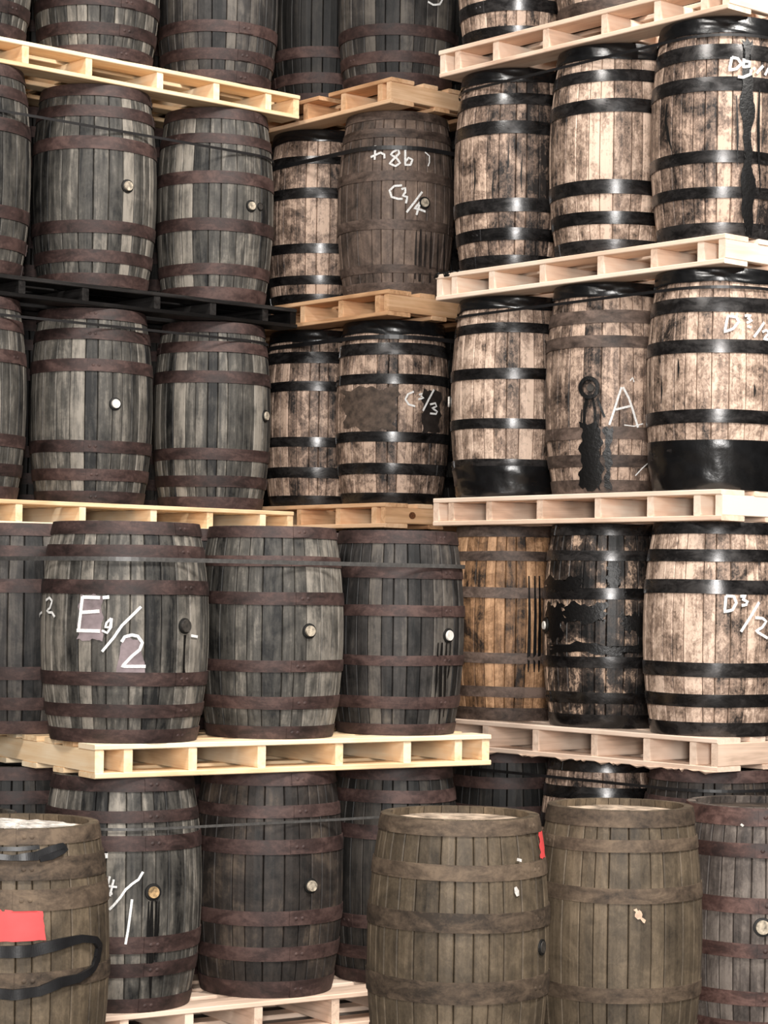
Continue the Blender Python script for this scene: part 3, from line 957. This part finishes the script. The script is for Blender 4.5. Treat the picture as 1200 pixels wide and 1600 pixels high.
B['L3b1'].bung(180, 631, .026, M_BUNGWHITE, .018)
B['L3b2'].bung(414, 650, .026, M_BUNGPALE, .018)
b = B['M2b']
b.chalk([[(587, 228), (586, 250)], [(580, 246), (595, 239), (601, 242), (601, 248)],
         [(614, 238), (622, 234), (624, 240), (616, 248), (609, 256), (618, 260), (625, 255), (620, 248), (611, 242), (614, 238)],
         [(633, 228), (633, 258), (641, 258), (644, 250), (638, 247), (634, 252)]], .009)
b.chalk([[(663, 238), (670, 244), (670, 254), (668, 260)]], .005)
b.chalk([[(628, 290), (616, 291), (609, 298), (612, 308), (622, 311), (629, 311)], [(627, 296), (633, 294), (633, 301), (629, 306), (636, 308), (634, 318)],
         [(659, 300), (648, 315), (635, 332)], [(656, 316), (647, 326), (654, 327), (664, 331)], [(655, 320), (650, 336)]], .009)
b.bung(663, 317, .026, M_BUNGPALE, .014)
b = B['M3b']
b.chalk([[(646, 612), (637, 616), (633, 624), (638, 632), (648, 635)], [(654, 617), (659, 615), (657, 619), (661, 622), (653, 624)],
         [(677, 609), (669, 624), (660, 642)], [(671, 632), (679, 630), (681, 635), (674, 638), (682, 643), (680, 647), (671, 646)]], .008)
B['R3l'].bung(704, 628, .030, M_BUNGWHITE, .016, .005)
b = B['R3m']
b.chalk([[(971, 605), (966, 620), (960, 640), (952, 664)], [(973, 605), (982, 622), (988, 640), (996, 668)], [(962, 640), (986, 634)]], .008)
b.chalk([[(984, 595), (988, 590), (990, 597)], [(975, 664), (990, 666), (1004, 662)], [(1013, 722), (1003, 731), (992, 743)]], .004)
b = B['R3D']
b.chalk([[(1137, 494), (1132, 519), (1145, 514), (1154, 503), (1150, 496), (1137, 494)], [(1163, 494), (1172, 493), (1168, 498), (1174, 501), (1166, 505)],
         [(1167, 510), (1173, 512)], [(1193, 504), (1185, 516), (1177, 527)], [(1190, 519), (1196, 516), (1200, 521), (1192, 530), (1203, 531)]], .009)
b = B['R4D']
b.chalk([[(1134, 931), (1132, 956), (1144, 953), (1150, 942), (1146, 932), (1134, 931)], [(1156, 932), (1164, 931), (1160, 937), (1167, 940), (1165, 945), (1158, 946)],
         [(1185, 941), (1174, 960), (1157, 987)], [(1179, 965), (1190, 966), (1196, 971), (1190, 980), (1180, 986), (1188, 991), (1198, 997)]], .010)
b = B['R2D']
b.chalk([[(1143, 91), (1139, 111), (1150, 109), (1157, 101), (1152, 93), (1143, 91)], [(1161, 93), (1160, 106), (1169, 105), (1170, 98), (1162, 97)],
         [(1172, 110), (1171, 117), (1160, 122), (1152, 121)], [(1175, 107), (1178, 110)], [(1190, 104), (1180, 116)]], .010, off=.0100)
b.chalk([[(1194, 118), (1200, 106), (1201, 120)]], .009)
b = B['M1b']
b.chalk([[(668, 3), (676, 8), (686, 7), (690, 0), (686, -6)]], .008)

# ------------------------------------------------------------------ tar, film and stains
b = B['R3m']
ringp = [(922 + 13 * math.cos(t * math.pi / 9), 606 + 15 * math.sin(t * math.pi / 9)) for t in range(19)]
b.stroke('tar_ring', ringp, .016, M_TAR, .006, .010, step=4)
b.bung(923, 606, .020, M_BUNGDARK, .006, 0)
for pts, w in (([(918, 620), (914, 640), (913, 668)], .014), ([(926, 620), (930, 640), (930, 668)], .012), ([(934, 622), (940, 640), (945, 652)], .010),
               ([(910, 640), (908, 668)], .006)):
    b.stroke('tar_drip', pts, w, M_TAR, .004, .001)
b.patch('tar_drip', [(909, 662), (938, 660), (941, 766), (908, 765)], M_TAR, .0085, jag=3.5, nu=9, nv=26)
b.patch('tar_drip', [(944, 668), (956, 668), (954, 764), (946, 764)], M_TAR, .0085, jag=2.5, nu=3, nv=22)
b = B['R2D']
b.patch('tar_drip', [(1158, 64), (1174, 64), (1176, 366), (1160, 366)], M_TAR, .0085, jag=3.5, nu=6, nv=60)
for pts, ws in (([(1185, 140), (1183, 200), (1184, 250), (1186, 300)], [.006, .014, .010, .003]), ([(1150, 150), (1152, 210), (1151, 258)], [.004, .009, .003])):
    b.stroke('tar_drip', pts, .03, M_TAR, .0085, .0008, ws)
b = B['R4m']
b.bung(853, 977, .022, M_BUNGWHITE, .016, .02)
for quad in ([(852, 905), (909, 903), (908, 925), (853, 926)], [(878, 945), (948, 944), (944, 972), (884, 974)], [(950, 882), (968, 882), (968, 922), (950, 922)],
             [(862, 1005), (1000, 1010), (1000, 1022), (862, 1018)], [(968, 958), (1004, 962), (1000, 990), (975, 984)], [(855, 945), (880, 944), (878, 1000), (857, 1000)]):
    b.patch('tar_stain', quad, M_TAR, .0036, jag=5, nu=14, nv=10)
b = B['R4l']
for x in (826, 835, 842):
    b.stroke('drip_stain', [(x, 900), (x + 1, 960), (x, 1020), (x - 1, 1050)], .01, M_TAR, .0036, .0008, [.006, .012, .016, .004])
B['R3D'].wrap(0.0, .225, 3, .008)
B['R3l'].wrap(0.0, .155, 5, .006)
B['R3D'].wrap(.935, 1.0, 4, .004)
B['R3m'].wrap(.935, 1.0, 6, .003)
B['R3l'].wrap(.935, 1.0, 7, .003)
B['R2D'].wrap(.92, 1.0, 8, .003)
B['R2m'].wrap(.925, 1.0, 9, .004)
B['R2l'].wrap(.93, 1.0, 10, .003)
B['M3b'].wrap(.925, 1.0, 11, .006)
B['M3a'].wrap(.93, 1.0, 12, .003)
B['M2a'].wrap(.93, 1.0, 13, .004)

# dark patches and cracks with a shape of their own
M_DARKPATCH = plain('dark_worn_patch', (84, 71, 62), 0.7, 0.3, 0.35, 28)
M_WETPATCH = plain('dark_wet_stain', (44, 38, 35), 0.45, 0.4, 0.35, 40)
b = B['M3b']
b.patch('worn_patch', [(537, 608), (622, 605), (616, 674), (540, 670)], M_DARKPATCH, .0036, jag=4, nu=14, nv=12)
b.patch('worn_patch', [(660, 608), (689, 612), (685, 676), (659, 676)], M_WETPATCH, .0036, jag=2, nu=8, nv=12)
for x, w, y0, y1 in ((650, .012, 362, 436), (657, .020, 358, 440), (665, .010, 366, 418), (673, .016, 362, 442), (684, .012, 366, 425), (694, .018, 364, 440)):
    B['M2b'].stroke('wet_stain', [(x, y0), (x - 1, (y0 + y1) / 2), (x - 2, y1)], w, M_WETPATCH, .0036, .0006, [w * .4, w, w * .7])
for pts in ([(772, 266), (770, 295), (771, 316)], [(816, 240), (814, 275), (815, 300)], [(742, 246), (743, 280), (741, 312)], [(795, 222), (794, 262)]):
    B['R2l'].stroke('crack', pts, .006, M_HOLE, .0035, .0005, [.002, .008, .002][:len(pts)])
B['R2D'].stroke('crack', [(1043, 162), (1041, 190), (1046, 218), (1051, 236)], .01, M_HOLE, .0035, .0005, [.006, .016, .012, .002])
for px, py, n in ((1060, 560, 30), (1034, 590, 40), (1178, 600, 20)):
    B['R3D'].stroke('crack', [(px, py), (px + 1, py + n / 2), (px, py + n)], .01, M_HOLE, .0035, .0005, [.002, .010, .002])

# pallet details: knot, tar on the board end, splinters
v = [(MD.L - .0015, .173 + .020 * math.cos(2 * math.pi * i / 16), .062 + .017 * math.sin(2 * math.pi * i / 16)) for i in range(16)]
v += [(MD.L - .006, y, z) for _, y, z in v]
f = [tuple(range(16))] + [(i, 16 + i, 16 + (i + 1) % 16, (i + 1) % 16) for i in range(16)]
link('knot', mesh('knot', v, f, plain('dark_pine_knot', (104, 66, 42), 0.6, 0.3, 0.5, 90)), PAL['M2'])
r = random.Random(5)
for x, w in ((.012, .030), (.055, .022), (.088, .030), (.150, .016)):
    h = RZ[3][1] - RZ[3][0]
    n = 14
    v, f = [], []
    for e, q in ((1.0, 0.0), (.9, .006), (.4, .009)):
        for i in range(n):
            t = 2 * math.pi * i / n
            k = e * w * (1 + .3 * math.sin(3 * t + x * 90))
            yy = .010 + k * .5 * math.sin(t)
            v.append((x + k * math.cos(t), max(yy, -.004), h + q - (.016 if yy < 0 else 0.0005)))
    for j in range(2):
        f += [(j * n + i, j * n + (i + 1) % n, (j + 1) * n + (i + 1) % n, (j + 1) * n + i) for i in range(n)]
    f.append(tuple(range(2 * n, 3 * n)))
    link('tar_blob', mesh('tar_blob', v, f, M_TAR), PAL['R3'])
v, f = [], []
for k in range(34):
    x = r.uniform(.05, RT.L - .08)
    ln, w, d = r.uniform(.03, .12), r.uniform(.003, .007), r.uniform(.004, .012)
    s0 = len(v)
    y = r.uniform(-.008, -.003)
    v += [(x, y, .004), (x + ln * .4, y - .003, -d * .3), (x + ln, y - .002, .003), (x + ln * .4, y + w, -d), (x + ln * .5, y + w, .006)]
    f += [(s0, s0 + 1, s0 + 4), (s0 + 1, s0 + 2, s0 + 4), (s0, s0 + 3, s0 + 1), (s0 + 1, s0 + 3, s0 + 2), (s0, s0 + 4, s0 + 3), (s0 + 3, s0 + 4, s0 + 2)]
o = link('splinters', mesh('splinters', v, f, PINE['grubby_pine'][0]), PAL['R1'])
o['kind'] = 'stuff'

# ------------------------------------------------------------------ floor-barrel details
b = B['S0']
b.patch('paint_patch', [(-30, 1420), (66, 1424), (71, 1469), (-30, 1473)], M_RED, .0045, 'red paint patch', jag=.7)
b.stroke('rubber_loop', [(-40, 1488), (0, 1487), (50, 1485), (90, 1474), (125, 1466), (142, 1468), (149, 1478), (148, 1497), (140, 1512), (118, 1528), (90, 1534), (60, 1548), (20, 1553), (-40, 1549)],
         .03, M_RUBBER, .008, .012, [.036, .038, .040, .036, .026, .024, .026, .026, .020, .028, .034, .032, .034, .034], step=3, twist=.004)
b.stroke('rubber_strip', [(-30, 1336), (20, 1341), (55, 1338), (75, 1328), (92, 1322), (97, 1328), (78, 1338), (60, 1343)], .02, M_RUBBER, .010, .010, [.022, .018, .03, .022, .02, .02, .024, .018], step=3, twist=.004)
b.stroke('rubber_strip', [(-30, 1327), (30, 1327), (60, 1324)], .014, M_RUBBER, .009, .006, step=3)
b = B['S1']
b.patch('paint_patch', [(840, 1300), (847, 1298), (850, 1340), (843, 1342)], M_RED, .0045, 'red paint patch', nu=5, jag=1)
b.stroke('dried_spill', [(804, 1386), (806, 1393), (808, 1400)], .02, M_RESIN, .004, .001, [.01, .02, .012])
b.stroke('dried_spill', [(805, 1343), (812, 1345)], .01, M_RESIN, .009, .001)
b.bung(846, 1480, .026, M_BUNGDARK, .010, .008)
b = B['S2']
b.patch('wood_chip', [(992, 1418), (1001, 1424), (1008, 1442), (992, 1432)], M_FLAKE, .0045, 'bare pale chip', nu=4, nv=4, jag=2)
b = B['S3']
b.bung(1192, 1449, .032, M_BUNGPALE, .018, .010)
b.stroke('dried_spill', [(1158, 1288), (1162, 1291)], .008, M_RESIN, .004, .001)


def film(b, name, seed, n=14, rmax=0.88, mat=M_FILM, z=0.004, cover=0.75):
    """crumpled sheet lying on a barrel head"""
    r = random.Random(seed)
    v, f = [], []
    R = (prof(HC) - 0.03) * rmax
    rings = 6
    for j in range(rings + 1):
        for i in range(n * 2):
            t = 2 * math.pi * i / (n * 2)
            q = R * j / rings * (1 if j < rings else r.uniform(.82, 1.0))
            v.append((q * math.cos(t), q * math.sin(t), HC - 0.0225 + z + r.uniform(0, .010)))
    for j in range(rings):
        for i in range(n * 2):
            k = (i + 1) % (n * 2)
            f.append((j * n * 2 + i, j * n * 2 + k, (j + 1) * n * 2 + k, (j + 1) * n * 2 + i))
    o = link(name, mesh(name, v, f, mat), None, (b.x, b.y, b.z0))
    o.scale = (b.sx, b.sx, b.sz)
    o['label'], o['category'] = 'crumpled pale film lying on the red-patched floor barrel', 'film'
    return o


film(B['S0'], 'plastic_film', 3)
